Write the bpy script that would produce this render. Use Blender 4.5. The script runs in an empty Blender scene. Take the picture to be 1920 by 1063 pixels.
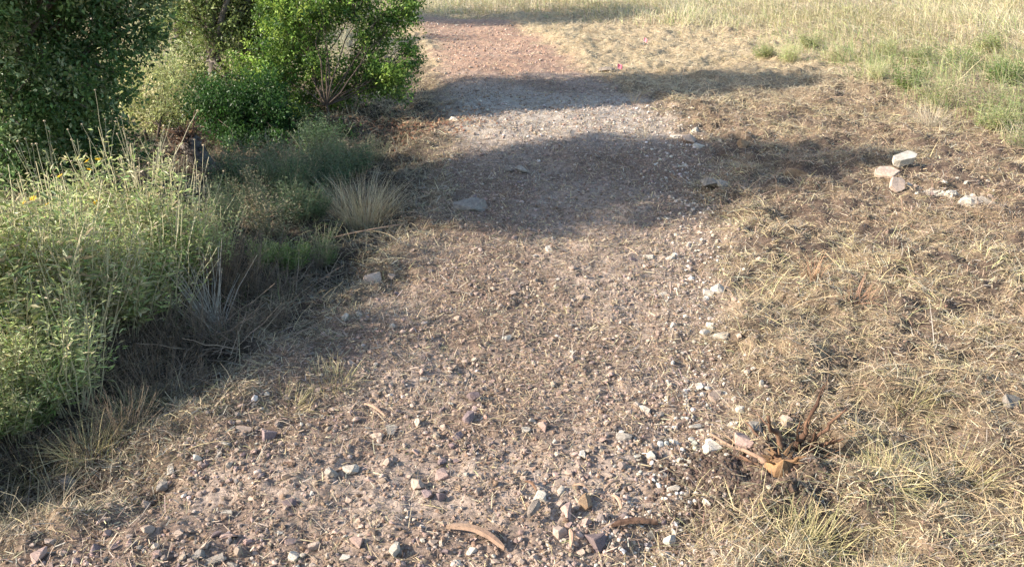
import bpy, bmesh, math, random
import numpy as np
from mathutils import Vector, Matrix, Euler
R = math.radians
sc = bpy.context.scene
C = sc.collection

# ------------------------------------------------------------ camera, sky, sun, exposure
CAM_H, PITCH, FPX = 2.5, 22.5, 1600.0
cam_d = bpy.data.cameras.new('camera'); cam = bpy.data.objects.new('camera', cam_d); C.objects.link(cam)
cam.location = (0, 0, CAM_H); cam.rotation_euler = (R(90 - PITCH), 0, 0)
cam_d.sensor_width = 36; cam_d.lens = FPX / 1920 * 36
cam_d.clip_start = 0.05; cam_d.clip_end = 2000
sc.camera = cam
SUN_EL = 25.5
SDIR = Vector((1, 0.2, 0)).normalized()          # way the shadows fall on the ground
wd = bpy.data.worlds.new("World"); sc.world = wd; wd.use_nodes = True
nt = wd.node_tree
sky = nt.nodes.new('ShaderNodeTexSky'); sky.sky_type = 'NISHITA'; sky.sun_disc = False
sky.sun_elevation = R(SUN_EL)
sky.sun_rotation = math.atan2(-SDIR.x, -SDIR.y)
bg = nt.nodes['Background']; bg.inputs[1].default_value = 0.15
nt.links.new(sky.outputs[0], bg.inputs[0])
sl = bpy.data.lights.new('sun', 'SUN'); sl.energy = 5.0; sl.angle = R(0.55); sl.color = (1.0, 0.91, 0.79)
sun = bpy.data.objects.new('sun', sl); C.objects.link(sun)
ld = Vector((SDIR.x * math.cos(R(SUN_EL)), SDIR.y * math.cos(R(SUN_EL)), -math.sin(R(SUN_EL))))
sun.rotation_euler = ld.to_track_quat('-Z', 'Y').to_euler()
sun.location = (-20, -4, 12)
sc.view_settings.view_transform = 'Standard'; sc.view_settings.look = 'None'
sc.view_settings.exposure = 1.2; sc.view_settings.gamma = 1
try: sc.cycles.use_denoising = True
except Exception: pass

rng = np.random.default_rng(7); random.seed(7)

# ------------------------------------------------------------ noise and terrain
def _h(ix, iy, s):
    n = (ix.astype(np.int64) * 374761393 + iy.astype(np.int64) * 668265263 + s * 1442695041) & 0xffffffff
    n = ((n ^ (n >> 13)) * 1274126177) & 0xffffffff
    n = ((n ^ (n >> 16)) * 2246822519) & 0xffffffff
    return ((n ^ (n >> 15)) & 0xffffff) / float(0xffffff)
def vn(x, y, f, s=0):
    x = np.asarray(x, float) * f + 917.3; y = np.asarray(y, float) * f + 533.7
    ix = np.floor(x); iy = np.floor(y); fx = x - ix; fy = y - iy
    fx = fx * fx * (3 - 2 * fx); fy = fy * fy * (3 - 2 * fy)
    a = _h(ix, iy, s); b = _h(ix + 1, iy, s); c = _h(ix, iy + 1, s); d = _h(ix + 1, iy + 1, s)
    return a + (b - a) * fx + (c - a) * fy + (a - b - c + d) * fx * fy
def fbm(x, y, f, s=0, o=3):
    t = 0; a = 1; w = 0
    for k in range(o):
        t = t + a * vn(x, y, f * 2 ** k, s + 11 * k); w += a; a *= 0.55
    return t / w
def sm(a, b, x):
    t = np.clip((np.asarray(x, float) - a) / (b - a), 0, 1); return t * t * (3 - 2 * t)
def flat(px, py, z=0.0):
    cx = (px - 960) / FPX; cy = (531.5 - py) / FPX
    c, s = math.cos(R(PITCH)), math.sin(R(PITCH))
    dx, dy, dz = cx, c + cy * s, -s + cy * c
    t = (z - CAM_H) / dz
    return (dx * t, dy * t)
_L = [flat(*p) for p in [(-60, 1110), (60, 1030), (260, 900), (470, 750), (590, 650), (730, 520), (830, 410), (850, 260), (840, 160), (800, 60), (770, 25), (740, 0)]]
_Rr = [flat(*p) for p in [(1290, 1110), (1290, 1063), (1330, 800), (1370, 700), (1340, 600), (1330, 430), (1290, 260), (1190, 180), (1090, 130), (1010, 70), (940, 30), (900, 0)]]
LY = np.array([p[1] for p in _L]); LX = np.array([p[0] for p in _L])
RY = np.array([p[1] for p in _Rr]); RX = np.array([p[0] for p in _Rr])
def edges(y): return np.interp(y, LY, LX), np.interp(y, RY, RX)
def trackmask(x, y, w=0.35):
    l, r = edges(y)
    wob = (fbm(x, y, 1.3, 5) - .5) * 0.7 + (vn(x, y, 6, 8) - .5) * .25
    return sm(-w, w, x - l + wob) * sm(-w, w, r - x + wob) * (1 - sm(26.5, 28.5, y + wob * 2))
def HM(x, y):           # macro height
    l, r = edges(y)
    z = (fbm(x, y, 0.35, 1) - .5) * 0.22 * sm(1.5, 6, np.abs(y))
    left = sm(0.0, 0.9, l - x); z = z - 0.14 * left * (1 - sm(.7, 1.5, l - x)) + 0.19 * sm(.75, 1.6, l - x) * (1 - sm(6.8, 8.6, y)) * sm(1.5, 3, y)
    z = z + 0.05 * sm(-.1, .5, x - r) * (1 - sm(.5, 1.2, x - r))
    z = z + 0.10 * sm(1.0, 6.0, x - r)
    return z * (1 - sm(60, 90, np.hypot(x, y)))
PITS = [flat(1545, 850) + (.16, .16), flat(1600, 1010) + (.20, .12), flat(715, 517) + (.09, .09), flat(1610, 700) + (.14, .06), flat(330, 930) + (.25, .06), flat(1440, 905) + (.16, .05)]
def H(x, y):
    x = np.asarray(x, float); y = np.asarray(y, float)
    m = trackmask(x, y); z = HM(x, y)
    d = np.hypot(x, y); near = 1 - sm(25, 45, d)
    hay = (fbm(x, y, 3.0, 21, 3) - .5) * 0.24 + (fbm(x, y, 10, 25, 2) - .5) * 0.08
    trk = (fbm(x, y, 2.0, 31, 2) - .5) * 0.06 + (fbm(x, y, 8, 35, 3) - .5) * 0.045 + (vn(x, y, 38, 39) - .5) * 0.016
    z = z + near * (hay * (1 - m) + trk * m)
    for (a, b, rr, dp) in PITS:
        z = z - dp * np.exp(-((x - a) ** 2 + (y - b) ** 2) / (rr * rr))
    return z
def at(px, py, dz=0.0):
    z = 0.0
    for k in range(8):
        x, y = flat(px, py, z); z = float(H(x, y))
    return Vector((x, y, z + dz))
def atY(px, py, Y):      # point on the sight line at distance Y
    cx = (px - 960) / FPX; cy = (531.5 - py) / FPX
    c, s = math.cos(R(PITCH)), math.sin(R(PITCH))
    t = Y / (c + cy * s)
    return Vector((cx * t, Y, CAM_H + t * (-s + cy * c)))

# ------------------------------------------------------------ object helpers
def tag(o, label=None, cat=None, group=None, kind=None):
    if label: o['label'] = label
    if cat: o['category'] = cat
    if group: o['group'] = group
    if kind: o['kind'] = kind
    return o
def npmesh(name, V, F, col=None, mat=None, smooth=False):
    """F: (n,k) int array of equal sized faces"""
    V = np.ascontiguousarray(V, np.float32).reshape(-1, 3); F = np.ascontiguousarray(F, np.int32)
    me = bpy.data.meshes.new(name); n, k = F.shape
    me.vertices.add(len(V)); me.vertices.foreach_set('co', V.ravel())
    me.loops.add(n * k); me.loops.foreach_set('vertex_index', F.ravel())
    me.polygons.add(n); me.polygons.foreach_set('loop_start', np.arange(0, n * k, k, dtype=np.int32))
    me.polygons.foreach_set('loop_total', np.full(n, k, np.int32))
    me.polygons.foreach_set('use_smooth', np.full(n, smooth, bool))
    if col is not None:
        a = me.color_attributes.new('Col', 'FLOAT_COLOR', 'POINT')
        c4 = np.ones((len(V), 4), np.float32); c4[:, :3] = np.clip(col, 0, 1); a.data.foreach_set('color', c4.ravel())
    me.update(calc_edges=True)
    if mat: me.materials.append(mat)
    return me
def link(name, me, parent=None, loc=None):
    o = bpy.data.objects.new(name, me); C.objects.link(o)
    if parent: o.parent = parent
    if loc is not None: o.location = loc
    return o
def empty(name, loc, rz=0):
    o = bpy.data.objects.new(name, None); C.objects.link(o); o.location = loc; o.rotation_euler = (0, 0, rz)
    o.empty_display_size = .1; return o
def copy_tree(o, parent=None):
    c = o.copy(); C.objects.link(c)
    if parent: c.parent = parent
    for ch in [q for q in o.children]: copy_tree(ch, c)
    return c

# ------------------------------------------------------------ materials
def N(nt, t, **k):
    n = nt.nodes.new(t)
    for a, b in k.items(): setattr(n, a, b)
    return n
def colmat(name, rough=.85, trans=0.0, bump=0.0, bscale=60, base=None, var=.25, nscale=40, spec=.25, two=None):
    m = bpy.data.materials.new(name); m.use_nodes = True; nt = m.node_tree; nt.nodes.clear(); L = nt.links.new
    out = N(nt, 'ShaderNodeOutputMaterial'); p = N(nt, 'ShaderNodeBsdfPrincipled')
    p.inputs['Roughness'].default_value = rough; p.inputs['Specular IOR Level'].default_value = spec
    if base is None:
        a = N(nt, 'ShaderNodeAttribute', attribute_name='Col'); src = a.outputs['Color']
    else:
        a = N(nt, 'ShaderNodeRGB'); a.outputs[0].default_value = (*base, 1); src = a.outputs[0]
    tc = N(nt, 'ShaderNodeTexCoord')
    no = N(nt, 'ShaderNodeTexNoise'); no.inputs['Scale'].default_value = nscale; no.inputs['Detail'].default_value = 5; no.inputs['Roughness'].default_value = .65
    L(tc.outputs['Object'], no.inputs['Vector'])
    if two:
        r2 = N(nt, 'ShaderNodeValToRGB'); r2.color_ramp.elements[0].position = .35; r2.color_ramp.elements[1].position = .68
        r2.color_ramp.elements[0].color = (*base, 1); r2.color_ramp.elements[1].color = (*two, 1)
        n2 = N(nt, 'ShaderNodeTexNoise'); n2.inputs['Scale'].default_value = nscale * .25; n2.inputs['Detail'].default_value = 4
        L(tc.outputs['Object'], n2.inputs['Vector']); L(n2.outputs['Fac'], r2.inputs['Fac']); src = r2.outputs[0]
    mr = N(nt, 'ShaderNodeMapRange'); mr.inputs[1].default_value = .3; mr.inputs[2].default_value = .7
    mr.inputs[3].default_value = 1 - var; mr.inputs[4].default_value = 1 + var
    L(no.outputs['Fac'], mr.inputs[0])
    mx = N(nt, 'ShaderNodeVectorMath', operation='SCALE'); L(src, mx.inputs[0]); L(mr.outputs[0], mx.inputs['Scale'])
    fin = mx.outputs[0]
    if base is not None:
        oi = N(nt, 'ShaderNodeObjectInfo'); mo = N(nt, 'ShaderNodeMapRange'); mo.inputs[3].default_value = .8; mo.inputs[4].default_value = 1.2
        L(oi.outputs['Random'], mo.inputs[0]); m3 = N(nt, 'ShaderNodeVectorMath', operation='SCALE'); L(fin, m3.inputs[0]); L(mo.outputs[0], m3.inputs['Scale']); fin = m3.outputs[0]
    L(fin, p.inputs['Base Color'])
    if bump:
        nb = N(nt, 'ShaderNodeTexNoise'); nb.inputs['Scale'].default_value = bscale; nb.inputs['Detail'].default_value = 7; nb.inputs['Roughness'].default_value = .7
        L(tc.outputs['Object'], nb.inputs['Vector'])
        bu = N(nt, 'ShaderNodeBump'); bu.inputs['Strength'].default_value = bump; bu.inputs['Distance'].default_value = .01
        L(nb.outputs['Fac'], bu.inputs['Height']); L(bu.outputs[0], p.inputs['Normal'])
    if trans:
        t = N(nt, 'ShaderNodeBsdfTranslucent'); ms = N(nt, 'ShaderNodeMixShader'); ms.inputs[0].default_value = trans
        L(fin, t.inputs[0]); L(p.outputs[0], ms.inputs[1]); L(t.outputs[0], ms.inputs[2]); L(ms.outputs[0], out.inputs[0])
    else: L(p.outputs[0], out.inputs[0])
    return m
M_ground = colmat('soil_and_thatch', .95, bump=.9, bscale=70, var=.45, nscale=55, spec=.1)
M_gravel = colmat('gravel_stone', .85, bump=.4, bscale=120, var=.22, nscale=90, spec=.2)
M_straw = colmat('dry_grass', .6, trans=.22, var=.12, nscale=12, spec=.35)
M_leaf = colmat('leaf', .45, trans=.38, var=.18, nscale=9, spec=.4)
M_petal = colmat('yellow_petal', .6, trans=.3, base=(.9, .58, .03), var=.1)
M_head = colmat('dry_seed_head', .9, base=(.34, .27, .18), var=.3)
M_bark = colmat('grey_bark', .95, bump=.9, bscale=35, base=(.10, .08, .065), two=(.22, .19, .165), var=.35, nscale=30)
M_rot = colmat('rotten_bark', .95, bump=1, bscale=18, base=(.045, .038, .034), two=(.17, .15, .135), var=.4, nscale=22)
M_twig = colmat('brown_twig', .9, bump=.4, bscale=60, base=(.075, .055, .042), var=.3)
M_root = colmat('root_wood', .9, bump=.8, bscale=45, base=(.08, .045, .03), two=(.20, .115, .07), var=.3, nscale=30)
M_cut = colmat('fresh_cut_wood', .8, bump=.6, bscale=60, base=(.30, .17, .08), two=(.13, .08, .045), var=.25, nscale=30)
M_soil = colmat('dark_soil', 1, bump=1, bscale=60, base=(.09, .06, .045), two=(.15, .1, .075), var=.3)
M_drywood = colmat('dry_wood', .85, bump=.6, bscale=50, base=(.40, .27, .18), two=(.30, .19, .13), var=.25, nscale=25)
M_darkwood = colmat('dark_bark_piece', .95, bump=1, bscale=50, base=(.15, .12, .10), two=(.24, .2, .16), var=.3, nscale=25)
STONE = {
 'white': colmat('pale_limestone', .85, bump=.6, bscale=50, base=(.44, .385, .31), two=(.60, .53, .43), var=.18, nscale=40),
 'tan': colmat('tan_stone', .85, bump=.5, bscale=50, base=(.36, .27, .21), two=(.46, .35, .27), var=.2, nscale=40),
 'pink': colmat('pinkish_stone', .85, bump=.5, bscale=50, base=(.33, .225, .18), two=(.42, .30, .25), var=.2, nscale=40),
 'grey': colmat('grey_stone', .85, bump=.6, bscale=50, base=(.22, .19, .16), two=(.34, .30, .25), var=.2, nscale=40),
 'mauve': colmat('dark_mauve_stone', .85, bump=.5, bscale=50, base=(.17, .125, .12), two=(.24, .18, .17), var=.2, nscale=40),
 'brown': colmat('brown_stone', .9, bump=.7, bscale=40, base=(.22, .14, .085), two=(.32, .22, .13), var=.25, nscale=30),
}
M_flag = colmat('pink_vinyl', .5, trans=.3, base=(.88, .30, .36), var=.05)
M_wire = colmat('wire', .4, base=(.35, .34, .33), var=.1)

# ------------------------------------------------------------ ground sheet (track and verge share one surface)
ys = [-60, -25, -8, -2, 0.6, 1.4]
y = 2.0
while y < 42: ys.append(y); y += 0.0046 * y + 0.002
while y < 600: ys.append(y); y *= 1.12
ys = np.array(ys)
u = np.linspace(-1, 1, 861)
NX = len(u) + 8
W = np.clip(0.72 * np.abs(ys) + 2.2, 3.6, 60)
Xg = np.empty((len(ys), NX)); Xg[:, 4:-4] = W[:, None] * u[None, :]
for k, e in enumerate([600, 200, 110, 75]): Xg[:, k] = -e; Xg[:, NX - 1 - k] = e
Yg = np.repeat(ys[:, None], NX, 1)
Zg = H(Xg, Yg)
TM = trackmask(Xg, Yg)
def mixc(a, b, t): return a + (b - a) * t[..., None]
def ground_col(X, Y, m):
    c = np.array
    n1 = fbm(X, Y, .9, 51); n2 = fbm(X, Y, 5, 53); n3 = vn(X, Y, 30, 57)
    tr = mixc(c([.225, .16, .12]), c([.34, .265, .21]), sm(.35, .65, n1))
    tr = mixc(tr, c([.15, .10, .075]), .5 * sm(.55, .75, n2))
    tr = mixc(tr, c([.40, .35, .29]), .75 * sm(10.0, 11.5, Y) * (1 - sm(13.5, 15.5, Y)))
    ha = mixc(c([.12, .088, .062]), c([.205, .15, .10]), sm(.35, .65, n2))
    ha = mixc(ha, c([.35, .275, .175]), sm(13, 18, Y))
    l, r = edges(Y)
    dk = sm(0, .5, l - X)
    ha = mixc(ha, c([.055, .044, .035]), .9 * dk * (1 - sm(16, 24, Y)))  # bank's shade painted in: soil left of the track darkened
    ha = mixc(ha, c([.10, .07, .053]), .85 * sm(.52, .63, fbm(X, Y, 2.4, 121)) * sm(0, .5, X - r) * sm(3.6, 4.8, Y) * (1 - sm(11, 13, Y)))
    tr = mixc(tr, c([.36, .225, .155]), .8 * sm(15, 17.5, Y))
    o = mixc(ha, tr, m)
    bx, by_ = flat(1400, 900); o = mixc(o, c([.085, .06, .047]), np.clip(1.4 * np.exp(-(((X - bx) / .27) ** 2 + ((Y - by_) / .2) ** 2)), 0, 1))
    n4 = vn(X, Y, 75, 58); return o * (.62 + .4 * n3 + .36 * n4)[..., None]
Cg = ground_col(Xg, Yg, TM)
idx = np.arange(Xg.size).reshape(Xg.shape)
F = np.stack([idx[:-1, :-1], idx[:-1, 1:], idx[1:, 1:], idx[1:, :-1]], -1).reshape(-1, 4)
fm = (TM[:-1, :-1] > .5).reshape(-1)
V = np.stack([Xg, Yg, Zg], -1).reshape(-1, 3); CC = Cg.reshape(-1, 3)
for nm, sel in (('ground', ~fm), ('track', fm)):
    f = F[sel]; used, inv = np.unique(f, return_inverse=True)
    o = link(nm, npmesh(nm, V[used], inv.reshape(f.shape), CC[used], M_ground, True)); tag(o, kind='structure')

# ------------------------------------------------------------ scatter builders
def palette(n, cols, w, jit=.12):
    cols = np.array(cols); w = np.array(w, float); k = rng.choice(len(cols), n, p=w / w.sum())
    return cols[k] * (1 + rng.normal(0, jit, (n, 1))) * (1 + rng.normal(0, jit * .25, (n, 3)))
def blades(P, az, e0, e1, Ln, Wd, col, S=3, tip=.15, roll=None, bend=0.0):
    n = len(P); V = np.empty((n, S + 1, 2, 3)); p = P.copy()
    azc = az + 0.0
    if roll is None: roll = rng.uniform(-.9, .9, n)
    bnd = rng.normal(0, bend, n) if bend else np.zeros(n)
    for k in range(S + 1):
        t = k / S; e = e0 + (e1 - e0) * t
        a = azc + bnd * t
        side = np.stack([-np.sin(a) * np.cos(roll), np.cos(a) * np.cos(roll), np.sin(roll)], 1)
        w = Wd * (1 - (1 - tip) * t ** 1.5) * .5
        V[:, k, 0] = p - side * w[:, None]; V[:, k, 1] = p + side * w[:, None]
        d = np.stack([np.cos(e) * np.cos(a), np.cos(e) * np.sin(a), np.sin(e)], 1)
        p = p + d * (Ln / S)[:, None]
    b = (np.arange(n) * (S + 1) * 2)[:, None, None]
    q = np.array([[2 * k, 2 * k + 1, 2 * k + 3, 2 * k + 2] for k in range(S)])[None]
    Fc = (b + q).reshape(-1, 4)
    return V.reshape(-1, 3), Fc, np.repeat(col, (S + 1) * 2, 0)
def leaves(P, D, Ln, Wd, col, up=None):
    """diamond leaves with a fold: P base, D unit direction"""
    n = len(P); r = rng.normal(size=(n, 3)); 
    if up is not None: r = r * .8 + np.array([0, 0, 1]) * up
    s = np.cross(D, r); s /= np.linalg.norm(s, axis=1, keepdims=True) + 1e-9
    nn = np.cross(s, D)
    V = np.empty((n, 4, 3)); m = P + D * (Ln * .45)[:, None]
    V[:, 0] = P; V[:, 1] = m + s * (Wd * .5)[:, None] + nn * (Wd * .12)[:, None]
    V[:, 2] = P + D * Ln[:, None] - nn * (Ln * .12)[:, None]; V[:, 3] = m - s * (Wd * .5)[:, None] + nn * (Wd * .12)[:, None]
    b = (np.arange(n) * 4)[:, None]
    Fc = np.concatenate([b + np.array([[0, 1, 2]]), b + np.array([[0, 2, 3]])], 1).reshape(-1, 3)
    return V.reshape(-1, 3), Fc, np.repeat(col, 4, 0)
def join(parts):
    V = []; F = []; Cc = []; o = 0
    for v, f, c in parts:
        V.append(v); F.append(f + o); Cc.append(c); o += len(v)
    return np.concatenate(V), np.concatenate(F), np.concatenate(Cc)
ICO_F = np.array([(0,11,5),(0,5,1),(0,1,7),(0,7,10),(0,10,11),(1,5,9),(5,11,4),(11,10,2),(10,7,6),(7,1,8),(3,9,4),(3,4,2),(3,2,6),(3,6,8),(3,8,9),(4,9,5),(2,4,11),(6,2,10),(8,6,7),(9,8,1)])
_t = (1 + 5 ** .5) / 2
ICO_V = np.array([(-1,_t,0),(1,_t,0),(-1,-_t,0),(1,-_t,0),(0,-1,_t),(0,1,_t),(0,-1,-_t),(0,1,-_t),(_t,0,-1),(_t,0,1),(-_t,0,-1),(-_t,0,1)]) / math.sqrt(1 + _t * _t)
def pebbles(P, size, col, sink=.25):
    n = len(P)
    v = np.repeat(ICO_V[None], n, 0) * rng.uniform(.62, 1.18, (n, 12, 1))
    v = np.clip(v, -.78, .78)
    v = v * (size[:, None] * rng.uniform(.55, 1.15, (n, 3)))[:, None, :] * .5
    q = rng.normal(size=(n, 4)); q /= np.linalg.norm(q, axis=1, keepdims=True); w, x, y, z = q.T
    Rm = np.stack([1-2*(y*y+z*z), 2*(x*y-z*w), 2*(x*z+y*w), 2*(x*y+z*w), 1-2*(x*x+z*z), 2*(y*z-x*w), 2*(x*z-y*w), 2*(y*z+x*w), 1-2*(x*x+y*y)], 1).reshape(n, 3, 3)
    v = np.einsum('nij,nkj->nki', Rm, v); v[:, :, 2] *= .8
    v = v + P[:, None, :] + np.array([0, 0, 1]) * (size * (.5 - sink) * .5)[:, None, None]
    Fc = ((np.arange(n) * 12)[:, None, None] + ICO_F[None]).reshape(-1, 3)
    return v.reshape(-1, 3), Fc, np.repeat(col, 12, 0)
def area(n, y0, y1, pw=1.2, spread=.72, pad=1.3):
    n = int(n * 1.22) if pad == 1.3 else n
    """random ground points, denser close by (density falls as distance**-pw)"""
    yy = []; xx = []
    a = 2 - pw
    u_ = rng.random(n)
    yv = (y0 ** a + u_ * (y1 ** a - y0 ** a)) ** (1 / a)
    xv = (rng.random(n) * 2 - 1) * (spread * yv + pad)
    return xv, yv
def pts(x, y, dz=0): return np.stack([x, y, H(x, y) + dz], 1)

# ------------------------------------------------------------ gravel and clods on the track
x, yv = area(150000, 2.3, 26, 1.45)
m = trackmask(x, yv, .5); l, r = edges(yv)
edge = np.exp(-((x - r + .1) / .28) ** 2) * (yv < 13)
pale = np.exp(-((yv - 12) / 1.6) ** 2)
keep = rng.random(len(x)) < np.clip(m * (1 - .35 * sm(3.8, 5.5, yv) * (1 - sm(7.2, 8.5, yv))) * (.22 + .75 * sm(.38, .62, fbm(x, yv, 1.6, 61)) + .3 * pale) + .75 * edge, 0, 1) * (1 - .0 * yv)
x, yv, edge, pale = x[keep], yv[keep], edge[keep], pale[keep]; n = len(x)
size = np.clip(rng.lognormal(math.log(.0145), .5, n), .006, .05) * (1 + .045 * yv) 
col = palette(n, [(.35, .26, .20), (.40, .31, .245), (.29, .215, .17), (.44, .36, .29), (.5, .44, .37), (.22, .17, .15)], [5, 4, 5, 1.3, .3, 1.8])
fr = rng.random(n) < .8 * sm(15, 17.5, yv); col[fr] = palette(fr.sum(), [(.42, .29, .21), (.34, .22, .155), (.52, .42, .33)], [3, 2, 1])
wh = rng.random(n) < .62 * edge + .30 * pale
col[wh] = palette(wh.sum(), [(.50, .45, .38), (.6, .54, .46), (.4, .33, .26)], [2, 1, 2])
o = link('gravel', npmesh('gravel', *pebbles(pts(x, yv), size, col), M_gravel)); tag(o, kind='stuff')
x, yv = area(60000, 2.3, 15, 1.6)
m = trackmask(x, yv, .7); l, r = edges(yv)
keep = rng.random(len(x)) < .85 * m + .25 * sm(0, .8, x - r) 
x, yv = x[keep], yv[keep]; n = len(x)
col = palette(n, [(.27, .185, .13), (.32, .225, .16), (.20, .135, .095)], [3, 2, 2])
o = link('soil_clods', npmesh('soil_clods', *pebbles(pts(x, yv), np.clip(rng.lognormal(math.log(.016), .45, n), .007, .045), col, .4), M_ground)); tag(o, kind='stuff')

# ------------------------------------------------------------ mown grass litter
STRAW = [(.64, .53, .29), (.54, .43, .24), (.43, .32, .19), (.30, .21, .13), (.50, .45, .34), (.40, .40, .18)]
x, yv = area(620000, 2.2, 30, 1.3)
m = trackmask(x, yv, .45); l, r = edges(yv); rt = x > (l + r) / 2
clump = sm(.36, .62, fbm(x, yv, 2.6, 71)); clump2 = sm(.45, .6, fbm(x, yv, 6, 73))
dens = np.where(rt, (1 - m) * (.45 + .55 * clump), (1 - m) * (.30 + .35 * clump)) + m * (.13 + .30 * clump * clump2 + .22 * sm(3.6, 5, yv) * (1 - sm(7.5, 9, yv)))
dens = dens * np.where(yv > 11, np.where(rt, 1, .8), 1)
bare = np.zeros(len(x))
for (a, b, rr) in [(*flat(1360, 895), .20), (*flat(1440, 900), .2), (*flat(1600, 1000), .10), (*flat(1550, 850), .12)]:
    bare = np.maximum(bare, np.exp(-((x - a) ** 2 + (yv - b) ** 2) / rr ** 2))
soilp = sm(.52, .63, fbm(x, yv, 2.4, 121)) * rt * (1 - m) * sm(3.6, 4.8, yv) * (1 - sm(11, 13, yv))
keep = rng.random(len(x)) < dens * (1 - .8 * soilp) * (1 - .99 * np.clip(bare * 1.6, 0, 1)); x, yv, m, rt = x[keep], yv[keep], m[keep], rt[keep]; l, r = l[keep], r[keep]; n = len(x)
az = (fbm(x, yv, .55, 81, 2) - .5) * 9 + rng.normal(0, 1.15, n) + rng.integers(0, 2, n) * math.pi + 2.4
tanfar = sm(5.5, 8.5, yv) * rt
br = sm(.38, .58, fbm(x, yv, 1.0, 91)) * np.clip(.5 + tanfar, 0, 1)
br = np.maximum(br, .6 * (m > .4))
col = palette(n, STRAW, [3.2, 3.5, 2.6, 1.6, 2.2, .9], .16)
cb = palette(n, [(.42, .29, .19), (.31, .21, .14), (.48, .35, .22), (.2, .14, .10)], [3, 3, 2, 2], .15)
col = mixc(col, cb, br * (rng.random(n) < .8))
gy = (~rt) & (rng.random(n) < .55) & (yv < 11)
col[gy] = palette(gy.sum(), [(.27, .23, .16), (.18, .145, .10), (.36, .31, .2), (.14, .15, .07)], [3, 3, 1.2, 1.5], .15)  # grey straw, its dark tones also stand in for bank shade
dk_ = sm(.15, .6, l - x) * (yv < 12); col = col * (1 - .35 * dk_)[:, None]  # litter colour darkened on the left bank to imitate shade
yl = sm(12, 15.5, yv) * (rng.random(n) < .85)
col = mixc(col, palette(n, [(.60, .50, .33), (.52, .42, .27)], [1, 1], .1), yl * sm(.2, .45, fbm(x, yv, .5, 93)))
Ln = np.clip(rng.lognormal(math.log(.075), .55, n), .02, .34) * np.where(m > .5, .6, 1) * (1 + .02 * yv)
e0 = rng.normal(.28, .3, n) * np.where(m > .5, .5, 1); e1 = e0 - rng.uniform(.3, 1.0, n)
P = pts(x, yv, rng.uniform(0, .018, n) * (1 - m))
Wd = rng.uniform(.0013, .0029, n) * (1 + .11 * yv)
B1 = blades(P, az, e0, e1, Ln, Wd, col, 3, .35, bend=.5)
# short chopped bits
x, yv = area(520000, 2.2, 16, 1.35); m = trackmask(x, yv, .5); l, r = edges(yv); rt = x > (l + r) / 2
cl = sm(.35, .62, fbm(x, yv, 3.3, 74)); zz = sm(3.3, 4.6, yv) * (1 - sm(9.0, 11, yv))
bare = np.clip(1.5 * np.exp(-(((x - flat(1400, 900)[0]) / .28) ** 2 + ((yv - flat(1400, 900)[1]) / .2) ** 2)), 0, 1)
keep = rng.random(len(x)) < (np.where(m > .5, .09 + .28 * cl + .36 * zz, .5 + .3 * cl)) * (1 - .5 * sm(.52, .63, fbm(x, yv, 2.4, 121)) * (x > r) * sm(3.6, 4.8, yv)) * (1 - .95 * bare); x, yv, m, rt, l = x[keep], yv[keep], m[keep], rt[keep], l[keep]; n = len(x)
col = palette(n, [(.52, .42, .26), (.40, .31, .2), (.29, .21, .15), (.19, .14, .10), (.60, .51, .34), (.42, .38, .31)], [2.4, 3, 2.6, 1.6, 1.3, 1.4], .16)
bb = (rng.random(n) < .55 * (m > .4)); col[bb] = palette(bb.sum(), [(.31, .23, .17), (.20, .145, .11), (.40, .32, .25)], [2, 2, 1.2], .15)
col = col * (1 - .4 * sm(.15, .6, l - x) * (yv < 12))[:, None]  # painted shade again, on chopped bits left of the track
Ln = np.clip(rng.lognormal(math.log(.026), .5, n), .01, .08) * (1 + .05 * yv)
e0 = rng.normal(.15, .4, n)
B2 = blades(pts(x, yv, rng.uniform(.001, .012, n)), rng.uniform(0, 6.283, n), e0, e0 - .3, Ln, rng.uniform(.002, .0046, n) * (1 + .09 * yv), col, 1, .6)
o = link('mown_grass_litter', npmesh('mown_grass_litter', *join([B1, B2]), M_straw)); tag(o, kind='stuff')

# ------------------------------------------------------------ standing grass of the field
def field_mask(x, y):
    l, r = edges(y)
    # edge of the uncut field on the right, from the photograph's ground points
    fy = np.array([flat(1920, 262)[1], flat(1700, 185)[1], flat(1560, 125)[1], flat(1430, 82)[1], flat(1210, 52)[1], flat(1100, 36)[1], flat(1000, 28)[1]])
    fx = np.array([flat(1920, 262)[0], flat(1700, 185)[0], flat(1560, 125)[0], flat(1430, 82)[0], flat(1210, 52)[0], flat(1100, 36)[0], flat(1000, 28)[0]])
    bx = np.interp(y, fy, fx, left=fx[0] + 2, right=fx[-1])
    bx = np.where(y < fy[0], fx[0] + (fy[0] - y) * .9, bx)
    w = (fbm(x, y, .8, 101) - .5) * 1.4
    return sm(-1.2, 1.0, x - bx + w) ** 1.3
x, yv = area(520000, 7.5, 62, .8, .66, 1.5)
fmk = field_mask(x, yv); l, r = edges(yv)
lf = np.maximum(sm(.4, 1.6, l - x) * sm(11, 16, yv), sm(27, 29, yv))
g = sm(.40, .56, fbm(x, yv, .45, 103)) * sm(8.5, 11, x * .8 + yv * .35 + 3) 
tuft = .12 + .88 * sm(.40, .6, fbm(x, yv, 1.7, 105))
keep = rng.random(len(x)) < np.maximum(fmk, lf) * tuft
x, yv, g, fmk, lf = x[keep], yv[keep], g[keep], fmk[keep], lf[keep]; n = len(x)
hgt = rng.uniform(.18, .64, n) * (.25 + 1.5 * fbm(x, yv, .9, 107) ** 1.3) * np.where(lf > .3, .8, 1) * (.45 + .55 * np.maximum(fmk, lf))
col = palette(n, [(.54, .46, .29), (.47, .41, .24), (.36, .29, .18), (.58, .51, .36), (.36, .38, .16)], [3, 3, 1.6, 2, 2.2], .12)
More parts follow.
